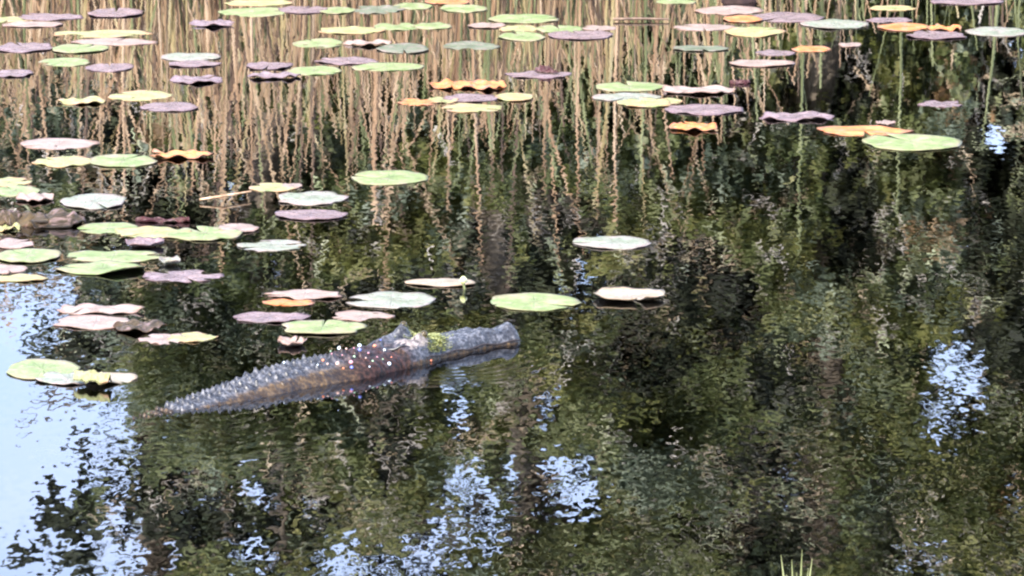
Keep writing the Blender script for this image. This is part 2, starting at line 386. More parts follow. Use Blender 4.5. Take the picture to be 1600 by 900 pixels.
tag(link('reeds', np_mesh('reeds', V, Fq, SM, MI)), 'dense dry tan reeds and sedge mirrored behind the lily pads', 'reeds', kind='stuff')

# taller single stems standing in front of the bed
tall = [(203, 345, 1, .022), (362, 352, 0, .018), (590, 352, 1, .040), (700, 330, 0, .020), (962, 352, 1, .022), (860, 300, 0, .022), (535, 300, 2, .014),
        (300, 318, 2, .012), (250, 300, 0, .012), (905, 300, 1, .016), (480, 330, 4, .016), (1130, 210, 0, .02), (1010, 300, 3, .022), (760, 230, 3, .03), (395, 285, 1, .018),
        (130, 210, 3, .02), (640, 230, 1, .014), (1195, 190, 0, .014), (1250, 400, 3, .02), (1400, 330, 3, .02), (950, 180, 2, .026), (45, 235, 3, .02)]
stem_where = ['above the paired green pads', 'near the brown rimmed pad cluster', 'thick and pinkish, in open dark water', 'beside the small flower bud', 'aligned with the lone pale pad', 'ahead of the dark upright leaf',
   'beyond the twin yellow green pads', 'thin, beyond the long pad cluster', 'very thin, beyond the folded orange pad', 'beside another pinkish stem past the dark leaf', 'dark brown, beyond the white sheened pad', 'by the narrow dull pads',
   'green, beyond the lone pale pad', 'green and broad, beyond the orange heap of pads', 'pinkish, beyond the small yellow green pad', 'green, beyond the beige pad with brown rim', 'pinkish, beyond the yellow pad', 'thin, beyond the purple white pad',
   'green, in the olive foliage reflection', 'green, toward the dark foliage reflection', 'straw coloured, by the pale pad cluster', 'green, in the far corner of pads']
for (px, py, mi, wd), wh in zip(tall, stem_where):
    D = 22.2 + random.uniform(-.1, .3)
    g = (py + 1100) / FPX; h = D * g * 1.0 - CAM_H
    px0 = (px - 800) / FPX * D * 1.02
    mb = MB(); k = 7; ln = random.uniform(-.03, .03)
    mb.add(*tube([(ln * h * (i / k) ** 2 + .006 * math.sin(i * 1.9 + px), .01 * math.cos(i + px), -.9 + (h + .9) * i / k) for i in range(k + 1)], [wd / 2 * (1 - .6 * (i / k) ** 2) for i in range(k + 1)], 7))
    o = link('reed_stem', mb.mesh('reed_stem'), SM[mi]); o.location = (px0, D, 0)
    tag(o, 'tall reed stem mirrored ' + wh, 'reed', 'taller reed stems at the front of the reed bed')

# ------------------------------------------------------------------ lily pads
def pad_mat(name, c1, c2, c3, rim, vein, sheen=.32, spots=.5, warm=(.35, .2, .07)):
    c1, c2, c3, rim, vein, warm = [tuple(.66 * q for q in z) for z in (c1, c2, c3, rim, vein, warm)]
    T = NT(name); uv = T.node('UVMap').outputs[0]
    rnd = T.node('ObjectInfo').outputs['Random']
    cmb = T.node('CombineXYZ'); T.link(T.math('MULTIPLY', rnd, 37.0), cmb.inputs[0]); T.link(T.math('MULTIPLY', rnd, 91.0), cmb.inputs[1])
    v = T.vmath('ADD', uv, cmb.outputs[0])
    n1 = T.noise(v, 1.3, 3, .6); n2 = T.noise(v, 5.5, 4, .65)
    c = T.ramp(T.math('ADD', T.math('MULTIPLY', n1, .65), T.math('MULTIPLY', n2, .35)), [(.38, c1), (.5, c2), (.63, c3)])
    r = T.vmath('LENGTH', uv)
    c = T.mix(T.math('MULTIPLY', T.rng(T.math('ADD', r, T.math('MULTIPLY', T.math('SUBTRACT', n1, .5), .9)), .80, 1.05, 0, 1, True), .8), c, rgb(*rim))
    c = T.mix(T.math('MULTIPLY', T.rng(T.noise(v, 3.2, 4, .7), .60, .68), spots), c, rgb(*warm))
    c = T.mix(T.math('MULTIPLY', T.rng(T.noise(v, 2.1, 4, .75), .52, .62), .42), c, rgb(.36, .24, .24))
    c = T.mix(T.math('MULTIPLY', T.rng(T.noise(T.vmath('MULTIPLY', v, (1, 3, 1)), 4.3, 3, .7), .54, .66), .7), c, rgb(.09, .07, .045))
    sx = T.node('SeparateXYZ'); T.link(uv, sx.inputs[0])
    ang = T.math('ARCTAN2', sx.outputs[1], sx.outputs[0])
    vv = T.math('POWER', T.math('ABSOLUTE', T.math('COSINE', T.math('MULTIPLY', ang, 8.0))), 26.0)
    vv = T.math('MULTIPLY', vv, T.rng(r, .05, .95, 1, .2))
    c = T.mix(T.math('MULTIPLY', vv, .22), c, rgb(*vein))
    T.link(c, T.bsdf.inputs['Base Color'])
    T.link(T.rng(n2, .3, .7, sheen, sheen + .2), T.bsdf.inputs['Roughness']); T.bsdf.inputs['Specular IOR Level'].default_value = .62 - 1.1 * sheen if sheen < .3 else .22
    bp = T.node('Bump'); bp.inputs['Strength'].default_value = .9; bp.inputs['Distance'].default_value = .006
    T.link(T.math('ADD', T.math('MULTIPLY', n2, 1.0), T.math('MULTIPLY', vv, -.5)), bp.inputs['Height']); T.link(bp.outputs[0], T.bsdf.inputs['Normal'])
    return T.m
PM = {
 'G': pad_mat('pad_green', (.19, .27, .09), (.28, .36, .14), (.38, .42, .21), (.34, .29, .17), (.40, .42, .26), .30),
 'D': pad_mat('pad_dull_green', (.12, .15, .09), (.17, .21, .13), (.24, .26, .18), (.22, .2, .15), (.3, .31, .24)),
 'W': pad_mat('pad_pale_sheen', (.22, .27, .18), (.32, .35, .27), (.40, .38, .35), (.36, .27, .24), (.42, .42, .35), .22),
 'Y': pad_mat('pad_yellow_green', (.27, .33, .12), (.42, .43, .18), (.54, .43, .22), (.46, .25, .13), (.5, .45, .27), spots=.7, warm=(.46, .24, .07)),
 'O': pad_mat('pad_orange', (.60, .16, .04), (.72, .26, .07), (.75, .42, .14), (.36, .17, .12), (.55, .4, .25), spots=.7, warm=(.48, .36, .12)),
 'P': pad_mat('pad_purple', (.18, .125, .135), (.25, .18, .19), (.34, .25, .25), (.19, .11, .12), (.3, .24, .25), .20, warm=(.15, .09, .09)),
 'K': pad_mat('pad_pink_beige', (.31, .23, .19), (.40, .30, .25), (.48, .38, .31), (.32, .18, .13), (.46, .37, .31), .26, warm=(.30, .29, .14)),
 'C': pad_mat('pad_cream', (.30, .26, .19), (.40, .35, .27), (.48, .40, .31), (.42, .30, .18), (.6, .55, .45), .3, warm=(.34, .25, .15)),
 'B': pad_mat('pad_brown', (.025, .017, .008), (.06, .04, .018), (.12, .08, .035), (.07, .035, .015), (.13, .1, .05), .45, warm=(.05, .03, .015)),
 'R': pad_mat('pad_dark_red', (.04, .008, .012), (.06, .013, .018), (.10, .028, .028), (.05, .01, .01), (.12, .04, .04), .3),
}
for m in PM.values(): pass
def pad_mesh(rx, ry, seed, style, notch):
    R = random.Random(seed); RN, AN = 9, 60
    th = .0022
    ph = [R.uniform(0, 6.28) for _ in range(8)]
    rim_amp = {'flat': .0012, 'wavy': .0022, 'crumple': .0035, 'curl': .003, 'cup': .003, 'fold': .004}[style]
    lobes = R.choice([3, 4, 5]); gap = R.uniform(.03, .14)
    ca = R.uniform(-2.6, -.5) if style == 'curl' else R.uniform(0, 6.28)
    V = []; UV = []
    def prof(t, a):
        rr = 1 + .045 * math.sin(2 * a + ph[0]) + .035 * math.sin(3 * a + ph[1]) + .022 * math.sin(7 * a + ph[2]) + .010 * math.sin(13 * a + ph[3])
        if style in ('crumple', 'wavy'): rr += .06 * math.sin(5 * a + ph[4]) + .03 * math.sin(9 * a + ph[5])
        x = math.cos(a) * t * rr; y = math.sin(a) * t * rr
        z = rim_amp * t ** 3 * (math.sin(lobes * a + ph[2]) + .5 * math.sin((lobes * 2 + 1) * a + ph[3])) 
        z += .0011 * math.sin(5 * x + ph[4]) * math.cos(6 * y + ph[5])
        if style == 'crumple': z += .008 * abs(math.sin(3.1 * x + ph[6]) * math.cos(2.3 * y + ph[7])) + .0035 * math.sin(8 * x + 5 * y)
        if style == 'cup': z += .013 * t ** 4
        if style == 'curl':
            q = max(0, math.cos(a - ca)) ** 3 * max(0, t - .45) / .55; z += .015 * q; x -= math.cos(ca) * .22 * q * q; y -= math.sin(ca) * .22 * q * q
        if style == 'fold':
            q = max(0, y * 1.0 - .05); z += .035 * q; y -= q * .6
        return x, y, max(z, -.002)
    for side in (0, 1):
        for i in range(RN + 1):
            t = (i / RN) ** .8
            for k in range(AN + 1):
                a = notch + gap * (.4 + t * .6) + (2 * math.pi - 2 * gap * (.4 + t * .6)) * k / AN
                x, y, z = prof(t * (.985 if side else 1), a)
                V.append((x * rx, y * ry, z - th * side)); UV.append((x, y))
    W = AN + 1; F = []; half = (RN + 1) * W
    for i in range(RN):
        for k in range(AN):
            a = i * W + k; F.append((a, a + W, a + W + 1, a + 1)); b = a + half; F.append((b, b + 1, b + W + 1, b + W))
    for k in range(AN):
        a = RN * W + k; F.append((a, a + half, a + half + 1, a + 1))
    for i in range(RN):
        a = i * W; F.append((a, a + half, a + half + W, a + W)); a = i * W + AN; F.append((a, a + W, a + half + W, a + half))
    me = bpy.data.meshes.new('lily_pad'); me.from_pydata(V, [], F); me.update()
    ul = me.uv_layers.new(name='UVMap')
    for l in me.loops: ul.data[l.index].uv = UV[l.vertex_index]
    for p in me.polygons: p.use_smooth = True
    return me

# px, py, width, height in the photo; type; style; label
PADS = [
 # ---- farthest band, seen through the reed reflections
 (12,31,72,9,'Y','flat','thin yellow green pad edge with a purple pad behind, by the reeds'),
 (78,27,104,12,'P','wavy','purple pad behind the long pink beige one in the far reeds'),
 (52,39,92,9,'K','flat','pale pink beige pad just in front of a purple pad'),
 (181,21,86,14,'P','flat','grey purple pad floating alone beyond the long yellow pad'),
 (398,19,112,14,'G','flat','green pad lying against a purple pad and a smaller yellow one'),
 (404,5,112,9,'Y','flat','yellow green pad at the farthest edge, behind a green pad'),
 (474,16,80,11,'P','flat','purple pad wedged between two green pads far out'),
 (332,39,66,13,'P','crumple','ragged dark purple pad on its own in the tan reeds'),
 (160,53,150,14,'Y','wavy','long yellow pad with an orange end'),
 (178,66,130,10,'K','flat','pink beige pad touching the front of the long yellow pad'),
 (38,75,92,17,'P','wavy','broad purple pad with a pale green pad on its inner side'),
 (124,77,92,13,'G','flat','green pad between a purple pad and a pink beige one'),
 (102,97,80,14,'G','flat','pale green pad in front of three overlapping pads'),
 (172,106,74,15,'P','flat','dull purple pad next to the pale green pad in the reeds'),
 (298,90,90,13,'W','flat','white green pad with strong sheen lying on a purple one'),
 (303,101,84,9,'P','flat','purple pad sticking out under the white green pad'),
 (498,68,82,15,'G','flat','oval green pad in front of the yellow orange pad'),
 (548,48,98,14,'Y','wavy','yellow orange pad touching a green pad on its far side'),
 (526,17,60,14,'G','flat','small green pad beside the cluster of grey green pads'),
 (420,104,72,13,'P','wavy','purple pad behind a green oval, over violet leaves'),
 (307,126,82,16,'P','crumple','crumpled violet pad in front of the white green pad'),
 (492,111,84,14,'G','flat','green oval pad beside a crumpled violet one'),
 (543,96,96,13,'P','wavy','pale violet pad behind a green pad, lit white on top'),
 (428,121,80,11,'P','crumple','small crumpled violet pad in front of the green oval'),
 (220,150,100,16,'Y','flat','yellow pad with a pink end among tan stems'),
 (128,160,78,13,'Y','crumple','ragged yellow pad next to the yellow and pink one'),
 (265,168,92,14,'P','flat','grey purple pad just in front of the yellow and pink pad'),
 (20,116,62,18,'P','wavy','pinkish purple pad cut by the picture edge near the reeds'),
 (590,15,82,17,'D','wavy','grey green pad with a pale fold behind a bright green pad'),
 (646,10,62,14,'G','flat','bright green pad leaning on the grey green one'),
 (724,14,74,12,'G','flat','green pad with an orange pad right behind it'),
 (700,4,68,9,'O','flat','pale orange pad at the farthest edge'),
 (620,42,72,16,'G','wavy','green pad overlapping its twin beside the yellow orange pad'),
 (676,41,60,12,'G','flat','smaller of the two green twins that overlap'),
 (575,70,74,11,'K','crumple','pinkish torn pad behind the dull green oval'),
 (630,77,84,14,'D','flat','dull green oval pad in front of a pinkish torn one'),
 (736,72,90,13,'D','flat','dull green pad alone between two groups of pads'),
 (605,105,112,13,'G','flat','wide green pad with pale violet pad at its back edge'),
 (818,30,106,14,'G','flat','green pad at the back of the five pad group'),
 (762,41,60,8,'K','flat','narrow pink beige pad at the end of the five pad group'),
 (812,45,76,12,'Y','wavy','yellow green pad in the middle of the five pad group'),
 (874,46,74,13,'G','flat','green pad between the yellow green one and a purple one'),
 (816,58,74,13,'G','flat','light green pad at the front of the five pad group'),
 (908,56,104,13,'P','flat','mauve pad touching the end of the green group'),
 (936,44,54,8,'K','flat','narrow pinkish pad behind the mauve pad'),
 (842,117,104,13,'P','wavy','mauve pad carrying the upright dark red leaf'),
 # ---- orange heap
 (706,135,64,18,'O','crumple','crumpled orange yellow pad at the back of the orange heap'),
 (760,136,62,17,'O','crumple','pale orange crumpled pad beside the yellow one in the heap'),
 (650,160,58,14,'O','wavy','deep orange pad tip at the outer end of the heap'),
 (692,157,48,12,'Y','wavy','small yellow pad between orange and violet ones in the heap'),
 (737,154,90,13,'P','wavy','violet pad in the middle of the orange heap'),
 (804,153,62,15,'Y','flat','pale yellow green pad at the inner end of the orange heap'),
 (738,169,96,16,'Y','wavy','golden yellow pad at the front of the orange heap'),
 # ---- pale cluster
 (984,136,110,15,'G','flat','light green pad at the back of the pale cluster'),
 (980,153,104,13,'W','flat','whitish pad in the middle of the pale cluster'),
 (1008,162,86,15,'Y','wavy','pale yellow pad at the front of the pale cluster'),
 (1044,158,46,12,'Y','flat','small yellow green pad against the pale yellow one'),
 (1090,143,116,14,'K','crumple','ragged pinkish pad at the inner end of the pale cluster'),
 (1100,172,128,17,'P','wavy','wide mauve pad in front of the ragged pinkish one'),
 (1084,201,72,16,'O','crumple','dull orange half sunken pad in front of the mauve one'),
 (1245,184,112,17,'P','crumple','pale lilac pad with folded edges, alone on dark water'),
 # ---- far right band
 (1056,3,64,7,'G','flat','thin green pad at the farthest edge near the dark rock'),
 (1140,17,104,15,'K','wavy','pinkish pad just in front of the dark rock'),
 (1160,31,62,10,'O','flat','small orange pad between pinkish and mauve pads'),
 (1100,43,96,11,'K','flat','pale pink pad touching the bright yellow one'),
 (1178,50,92,18,'Y','wavy','bright yellow pad beside the pale pink one'),
 (1228,28,116,15,'P','flat','long mauve pad behind the pale green one near the rock'),
 (1306,39,102,16,'W','wavy','pale green pad touching the long mauve one'),
 (1395,13,76,8,'Y','flat','narrow dull yellow pad far out past the mauve pads'),
 (1390,32,70,8,'P','flat','narrow mauve pad behind the orange one'),
 (1412,43,84,12,'O','flat','orange pad with a narrow mauve pad behind it'),
 (1463,56,94,14,'P','wavy','mauve pad with a brownish orange leaf beside it'),
 (1476,45,52,12,'O','crumple','brownish orange crumpled leaf beside the mauve pad'),
 (1558,50,92,15,'W','flat','pale green pad nearest the corner past the orange ones'),
 (1510,3,120,7,'P','flat','thin lilac pad at the farthest edge'),
 (1095,77,86,8,'D','flat','narrow dull green pad above mirrored pink stems'),
 (1212,83,62,9,'P','flat','narrow whitish violet pad next to the dull orange one'),
 (1268,77,62,9,'O','flat','narrow dull orange pad on dark water'),
 (1328,71,36,7,'K','flat','tiny pinkish pad on dark green water'),
 (1190,100,106,10,'K','flat','long narrow pink pad in front of the violet one'),
 (1470,163,66,12,'P','wavy','dull violet pad alone in the dark foliage reflection'),
 (1350,205,142,18,'O','wavy','bright orange curled pad behind the large green one'),
 (1424,223,152,27,'G','flat','large green pad resting against the bright orange one'),
 (1384,193,30,9,'K','wavy','small pinkish leaf tip raised behind the orange pad'),
 # ---- left band
 (92,225,118,18,'K','flat','pale beige pad with a brown rim, alone near the reeds'),
 (100,253,94,18,'Y','wavy','yellow green pad touching a green pad beside it'),
 (192,252,102,21,'G','flat','green pad between the yellow green one and the orange one'),
 (284,245,96,14,'O','crumple','torn orange pink pad at the end of three in a row'),
 (14,285,74,16,'Y','wavy','pale yellow green pad at the picture edge, behind a green one'),
 (24,299,80,18,'G','flat','green pad at the picture edge beside a peach crumpled leaf'),
 (56,311,58,22,'K','crumple','peach crumpled leaf against the green pad at the edge'),
 (147,316,106,22,'W','flat','silvery green pad alone above the brown curled leaf'),
 (426,293,74,14,'Y','flat','small yellow green pad with a twig leading from it'),
 (456,291,34,10,'K','flat','tiny beige pad against the small yellow green one'),
 (487,311,112,21,'W','wavy','silvery pad with split edge in front of the small yellow one'),
 (486,337,116,15,'P','flat','rosy mauve pad in front of the silvery split one'),
 (170,357,100,18,'G','flat','green pad at the outer end of the long cluster'),
 (238,364,118,20,'Y','wavy','yellow green pad in the middle of the long cluster'),
 (320,366,118,24,'G','wavy','green pad with yellow rim at the inner end of the long cluster'),
 (372,358,62,16,'K','flat','brownish beige pad tucked behind the long cluster'),
 (424,384,106,20,'W','wavy','beige white pad just past the end of the long cluster'),
 (10,358,44,15,'Y','crumple','small lime crumpled pad at the edge beside the brown leaf'),
 (20,382,72,15,'K','wavy','pink pad at the picture edge behind a large green one'),
 (44,401,102,22,'G','flat','green pad touching the ruffled green one, at the edge'),
 (178,401,152,22,'G','wavy','ruffled green pad, the farther of the large overlapping two'),
 (160,421,138,26,'G','curl','curled green pad, the nearer of the large overlapping two'),
 (226,384,60,16,'P','cup','rosy pad raised behind the ruffled green one'),
 (266,413,34,12,'W','cup','little white green pad beside the curled green one'),
 (286,432,122,21,'P','wavy','rosy mauve pad in front of the little white green one'),
 (12,421,62,13,'K','flat','pinkish pad at the edge in front of the green one'),
 (26,436,96,12,'Y','wavy','pale straw pad at the edge next to blue sky reflection'),
 # ---- around the animal
 (477,462,118,14,'K','wavy','pinkish yellow pad behind the rosy ones near the reptile'),
 (452,473,80,10,'O','flat','dull orange pad under the near edge of the pinkish yellow one'),
 (156,486,128,17,'K','crumple','crumpled pink pad at the back of the pair in open water'),
 (150,505,130,22,'K','wavy','large pink pad in front of the crumpled one'),
 (218,514,78,20,'B','crumple','brown gold sunken leaf between two pink pads'),
 (256,530,76,18,'K','wavy','pink pad overlapped by the pad with a green centre'),
 (300,528,74,16,'Y','wavy','yellow green pad with rusty edge, nearest in its group'),
 (422,497,112,18,'P','wavy','rosy pad behind the pale green pad at the reptile\'s back'),
 (504,513,132,24,'G','wavy','pale green pad closest to the back of the reptile'),
 (566,494,96,17,'K','wavy','brownish pink pad behind the reptile\'s head'),
 (456,539,44,25,'K','cup','small peach cupped leaf beside the reptile\'s back'),
 (66,578,118,30,'G','flat','wide light green pad on the reflected blue sky'),
 (108,593,96,22,'W','wavy','whitish green pad overlapping the wide light green one'),
 (168,592,88,26,'C','curl','pinkish pad with a yellow curl nearest the open sky reflection'),
 (608,278,126,22,'G','flat','lone light green pad in the middle of the reed reflections'),
 (957,380,122,20,'W','flat','lone pale pad with an orange tip, far from others'),
 (690,443,108,8,'C','flat','narrow straw coloured pad at the foot of the flower bud'),
 (612,469,142,26,'W','flat','silver green pad just behind the narrow straw coloured one'),
 (835,472,142,28,'G','flat','large pale green pad directly beyond the snout'),
 (982,466,116,22,'C','cup','pale curled beige leaf, the last one past the snout'),
]
order = 0
for i, (px, py, pw, ph, ty, style, lab) in enumerate(PADS):
    c = at(px, py); d = at(px + 1, py) - c
    dy = (at(px, py - 1) - c).length
    rx = pw / 2 * d.length
    hh = ph - (5 if style in ('crumple', 'curl', 'cup') else 2 if style == 'wavy' else 0)
    ry = min(max(hh / 2 * dy, rx * .55), rx * 1.15)
    me = pad_mesh(rx, ry, 100 + i, style, random.uniform(-math.pi, math.pi))
    o = link('lily_pad', me, PM[ty]); tag(o, lab, 'lily pad', 'lily pads floating on the pond')
    lift = {'crumple': .003, 'curl': .002}.get(style, .0012)
    o.location = (c.x, c.y, lift + .0013 * (i % 4))
    o.rotation_euler = (random.uniform(-.004, .010), random.uniform(-.006, .006), 0)

# ------------------------------------------------------------------ odd leaves, bud, rock, twigs, grass tuft
def leaf_sheet(name, pts, width, mat, zf, seg=40, wseg=16):
    """curled leaf: centre line pts, given half widths and a cross profile"""
    V = []; Fq = []; P = [Vector(p) for p in pts]
    def cp(t):
        f = t * (len(P) - 1); i = min(int(f), len(P) - 2); return P[i].lerp(P[i + 1], f - i)
    for sd in (0, 1):
        for i in range(seg + 1):
            t = i / seg; p = cp(t); tn = (cp(min(1, t + .02)) - cp(max(0, t - .02))).normalized(); sdv = Vector((-tn.y, tn.x, 0)).normalized()
            hw = width * math.sin(math.pi * (.06 + .88 * t)) ** .7
            for k in range(wseg + 1):
                u = k / wseg * 2 - 1
                V.append(tuple(p + sdv * (u * hw * (1 + .25 * MN.noise(Vector((t * 7, u * 2, p.x * 9))))) + Vector((0, 0, max(-.004, zf(t, u) + .010 * MN.noise(Vector((t * 9, u * 3, p.x * 5)))) - .0025 * sd))))
    W = wseg + 1; H = (seg + 1) * W
    for i in range(seg):
        for k in range(wseg):
            a = i * W + k; Fq += [(a, a + W, a + W + 1, a + 1), (a + H, a + H + 1, a + H + W + 1, a + H + W)]
    for i in range(seg):
        for k in (0, wseg):
            a = i * W + k; Fq.append((a, a + W, a + W + H, a + H))
    me = bpy.data.meshes.new(name); me.from_pydata(V, [], Fq); me.update()
    ul = me.uv_layers.new(name='UVMap')
    for l in me.loops:
        q = l.vertex_index % H; ul.data[l.index].uv = ((q // W) / seg * 1.6 - .8, (q % W) / wseg * 1.2 - .6)
    for p in me.polygons: p.use_smooth = True
    return link(name, me, mat)
# upright dark red leaf
a = at(836, 113); b = at(872, 117)
o = leaf_sheet('folded_leaf', [a + Vector((0, 0, .012)), (a + b) / 2 + Vector((0, 0, .014)), b + Vector((0, 0, .014))], .02, PM['R'], lambda t, u: .026 * (1 - abs(u)) * math.sin(math.pi * min(1, t * .75 + .2)) - .008)
tag(o, 'dark red leaf folded upright like a tent on a mauve pad', 'leaf')
a = at(1140, 131); b = at(1172, 130)
o = leaf_sheet('folded_leaf', [a, (a + b) / 2, b], .018, PM['R'], lambda t, u: .002 + .010 * (1 - abs(u)))
tag(o, 'small dark red leaf lying behind the ragged pinkish pad', 'leaf')
a = at(212, 346); b = at(296, 347)
o = leaf_sheet('folded_leaf', [a, (a + b) / 2, b], .02, PM['R'], lambda t, u: .004 + .012 * (1 - abs(u)) * (.6 + .4 * math.sin(9 * t)))
tag(o, 'thin rusty red leaf edge standing behind the long pad cluster', 'leaf')
# brown curled dead leaves at the left
a = at(22, 352); b = at(130, 346)
o = leaf_sheet('curled_dead_leaf', [a, a.lerp(b, .33) + Vector((0, .03, .008)), a.lerp(b, .66) + Vector((0, -.01, .010)), b], .10, PM['B'],
               lambda t, u: .002 + .022 * (1 - u * u) + .010 * math.sin(11 * t + 2 * u) + .004 * math.sin(37 * t - 5 * u))
tag(o, 'large brown dead leaf curled up and drooping into the water', 'leaf')
a = at(-14, 352); b = at(34, 350)
o = leaf_sheet('curled_dead_leaf', [a, (a + b) / 2 + Vector((0, 0, .01)), b], .06, PM['B'], lambda t, u: .004 + .034 * (1 - u * u))
tag(o, 'rounded olive brown dead leaf standing at the picture edge', 'leaf')
a = at(118, 600); b = at(172, 606)
o = leaf_sheet('curled_dead_leaf', [a, (a + b) / 2 + Vector((0, 0, .004)), b], .035, PM['Y'], lambda t, u: .016 + .020 * (1 - u * u))
tag(o, 'small mustard leaf roll on the near edge of the pinkish pad', 'leaf')

# flower bud
T = NT('bud_petal'); T.link(T.ramp(T.noise(T.node('TexCoord').outputs['Object'], 30, 2), [(.35, (.55, .6, .2)), (.6, (.5, .5, .36))]), T.bsdf.inputs['Base Color']); T.bsdf.inputs['Roughness'].default_value = .45
p = at(724, 452); root = empty('water_lily_bud', p); tag(root, 'pale yellow water lily bud standing on a short stalk', 'flower')
mb = MB(); mb.add(*tube([(0, 0, -.2), (.004, 0, .0), (.0, 0, .02)], [.004, .004, .004], 7)); link('stalk', mb.mesh('stalk'), SM[3], root)
for k in range(5):
    mb = MB(); a = k * 2 * math.pi / 5
    pts = [(math.cos(a) * r, math.sin(a) * r, .018 + z) for r, z in ((.002, 0), (.007, .006), (.006, .013), (.002, .022))]
    mb.add(*tube(pts, [.003, .006, .005, .0012], 7)); link('petal', mb.mesh('petal'), T.m, root)

# rock at the far edge
T = NT('dark_wet_rock'); oc = T.node('TexCoord').outputs['Object']
T.link(T.ramp(T.noise(oc, 14, 5, .65), [(.3, (.012, .008, .007)), (.7, (.05, .03, .028))]), T.bsdf.inputs['Base Color']); T.bsdf.inputs['Roughness'].default_value = .85; T.bsdf.inputs['Specular IOR Level'].default_value = .15
p = at(1152, 3); mb = MB(); A, B = 40, 16
for j in range(B + 1):
    f = math.pi / 2 * j / B
    for i in range(A):
        t = 2 * math.pi * i / A; r = 1 + .10 * math.sin(3 * t + 1) + .06 * math.sin(5 * t + 3 * f) + .03 * math.sin(11 * t + 7 * f)
        mb.v.append((math.cos(t) * .078 * r * math.cos(f) ** .7, math.sin(t) * .06 * r * math.cos(f) ** .7, -.06 + .13 * math.sin(f) * (1 + .15 * math.sin(2 * t))))
for j in range(B):
    for i in range(A): mb.f.append((j * A + i, j * A + (i + 1) % A, (j + 1) * A + (i + 1) % A, (j + 1) * A + i))
o = link('rock', mb.mesh('rock'), T.m); o.location = p; tag(o, 'small blackish wet rock breaking the surface at the far edge', 'rock')

# twigs
for pts, r, m, lab in [([at(312, 312, .01), at(350, 306, .02), at(392, 299, .02)], .0045, SM[1], 'thin tan twig leading to the small yellow green pad'),
                       ([at(958, 30, .01), at(1000, 29, .012), at(1046, 30, .01)], .006, SM[4], 'dark twig lying flat on the water among far reeds'),
                       ([at(245, 375, .02), at(210, 330, .10), at(203, 318, .14)], .004, SM[4], 'short dark stub sticking up out of the long pad cluster')][:2]:
    mb = MB(); mb.add(*tube(pts, [r, r * .9, r * .6], 7)); tag(link('twig', mb.mesh('twig'), m), lab, 'twig')

# grass tuft close to the camera
root = empty('grass_tuft', at(1246, 965)); tag(root, 'small tuft of green grass blades rising from the near water', 'grass tuft')
c0 = at(1246, 965)
for tx, ty_, bx in ((1219, 860, 1236), (1236, 868, 1243), (1252, 851, 1248), (1268, 866, 1253), (1228, 893, 1238), (1262, 884, 1252), (1244, 889, 1246)):
    bot = at(bx, 965); g = at(tx, 965); h = (965 - ty_) / FPX * bot.length * 1.0
    top = Vector((g.x, g.y, h)); V = []; Fq = []
    for i in range(9):
        t = i / 8; p = bot.lerp(top, t) - c0; p.x = (bot.x + (top.x - bot.x) * t ** 1.5) - c0.x; p.z = -.12 + (h + .12) * t
        wv = .0042 * (1 - t ** 2.2) + .0004
        V += [(p.x - wv, p.y, p.z), (p.x, p.y - wv * .5, p.z), (p.x + wv, p.y, p.z), (p.x, p.y + wv * .3, p.z)]
    for i in range(8):
        for k in range(4): Fq.append((i * 4 + k, i * 4 + (k + 1) % 4, i * 4 + 4 + (k + 1) % 4, i * 4 + 4 + k))
    me = bpy.data.meshes.new('blade'); me.from_pydata(V, [], Fq); me.update(); link('blade', me, SM[3], root)

# ------------------------------------------------------------------ the alligator
spine_px = [(806, 531), (752, 538), (700, 547), (645, 557), (595, 568), (545, 580), (490, 590), (435, 601), (380, 614), (325, 627), (270, 639), (215, 651), (150, 664), (70, 684)]
SPN = [at(*p) for p in spine_px]
cum = [0.0]
for a, b in zip(SPN, SPN[1:]): cum.append(cum[-1] + (b - a).length)
LEN = cum[-1]
def spine(s):
    s = min(max(s, 0), LEN - 1e-6)
    i = next(k for k in range(len(cum) - 1) if cum[k + 1] >= s); t = (s - cum[i]) / (cum[i + 1] - cum[i])
    p0 = SPN[max(i - 1, 0)]; p1 = SPN[i]; p2 = SPN[i + 1]; p3 = SPN[min(i + 2, len(SPN) - 1)]
    return .5 * ((2 * p1) + (-p0 + p2) * t + (2 * p0 - 5 * p1 + 4 * p2 - p3) * t * t + (-p0 + 3 * p1 - 3 * p2 + p3) * t ** 3)
def frame(s):
    p = spine(s); t = (spine(s + .01) - spine(s - .01)).normalized()   # points to the tail
    side = Vector((-t.y, t.x, 0)).normalized()
    if side.y > 0: side = -side                                          # near side, toward the camera
    return p, t, side
def S_of(k, f=0.0): return cum[k] + f * (cum[k + 1] - cum[k])
SE = S_of(3)          # where the eyes are
prof = [(0, .012, .006), (.012, .036, .034), (.035, .050, .040), (.07, .052, .039), (.12, .054, .042), (.18, .060, .044), (SE - .06, .072, .045), (SE, .086, .048),
        (SE + .06, .096, .055), (SE + .11, .100, .055), (SE + .17, .098, .048), (SE + .25, .104, .046), (SE + .38, .110, .045), (SE + .6, .105, .034), (SE + .8, .088, .012),
        (SE + .95, .074, -.005), (SE + 1.1, .06, -.016), (LEN, .05, -.04)]
PS = np.array([q[0] for q in prof]); PW = np.array([q[1] for q in prof]); PH = np.array([q[2] for q in prof])
NS, NA = 620, 120
Vg = []; col_region = []
R2 = random.Random(3)
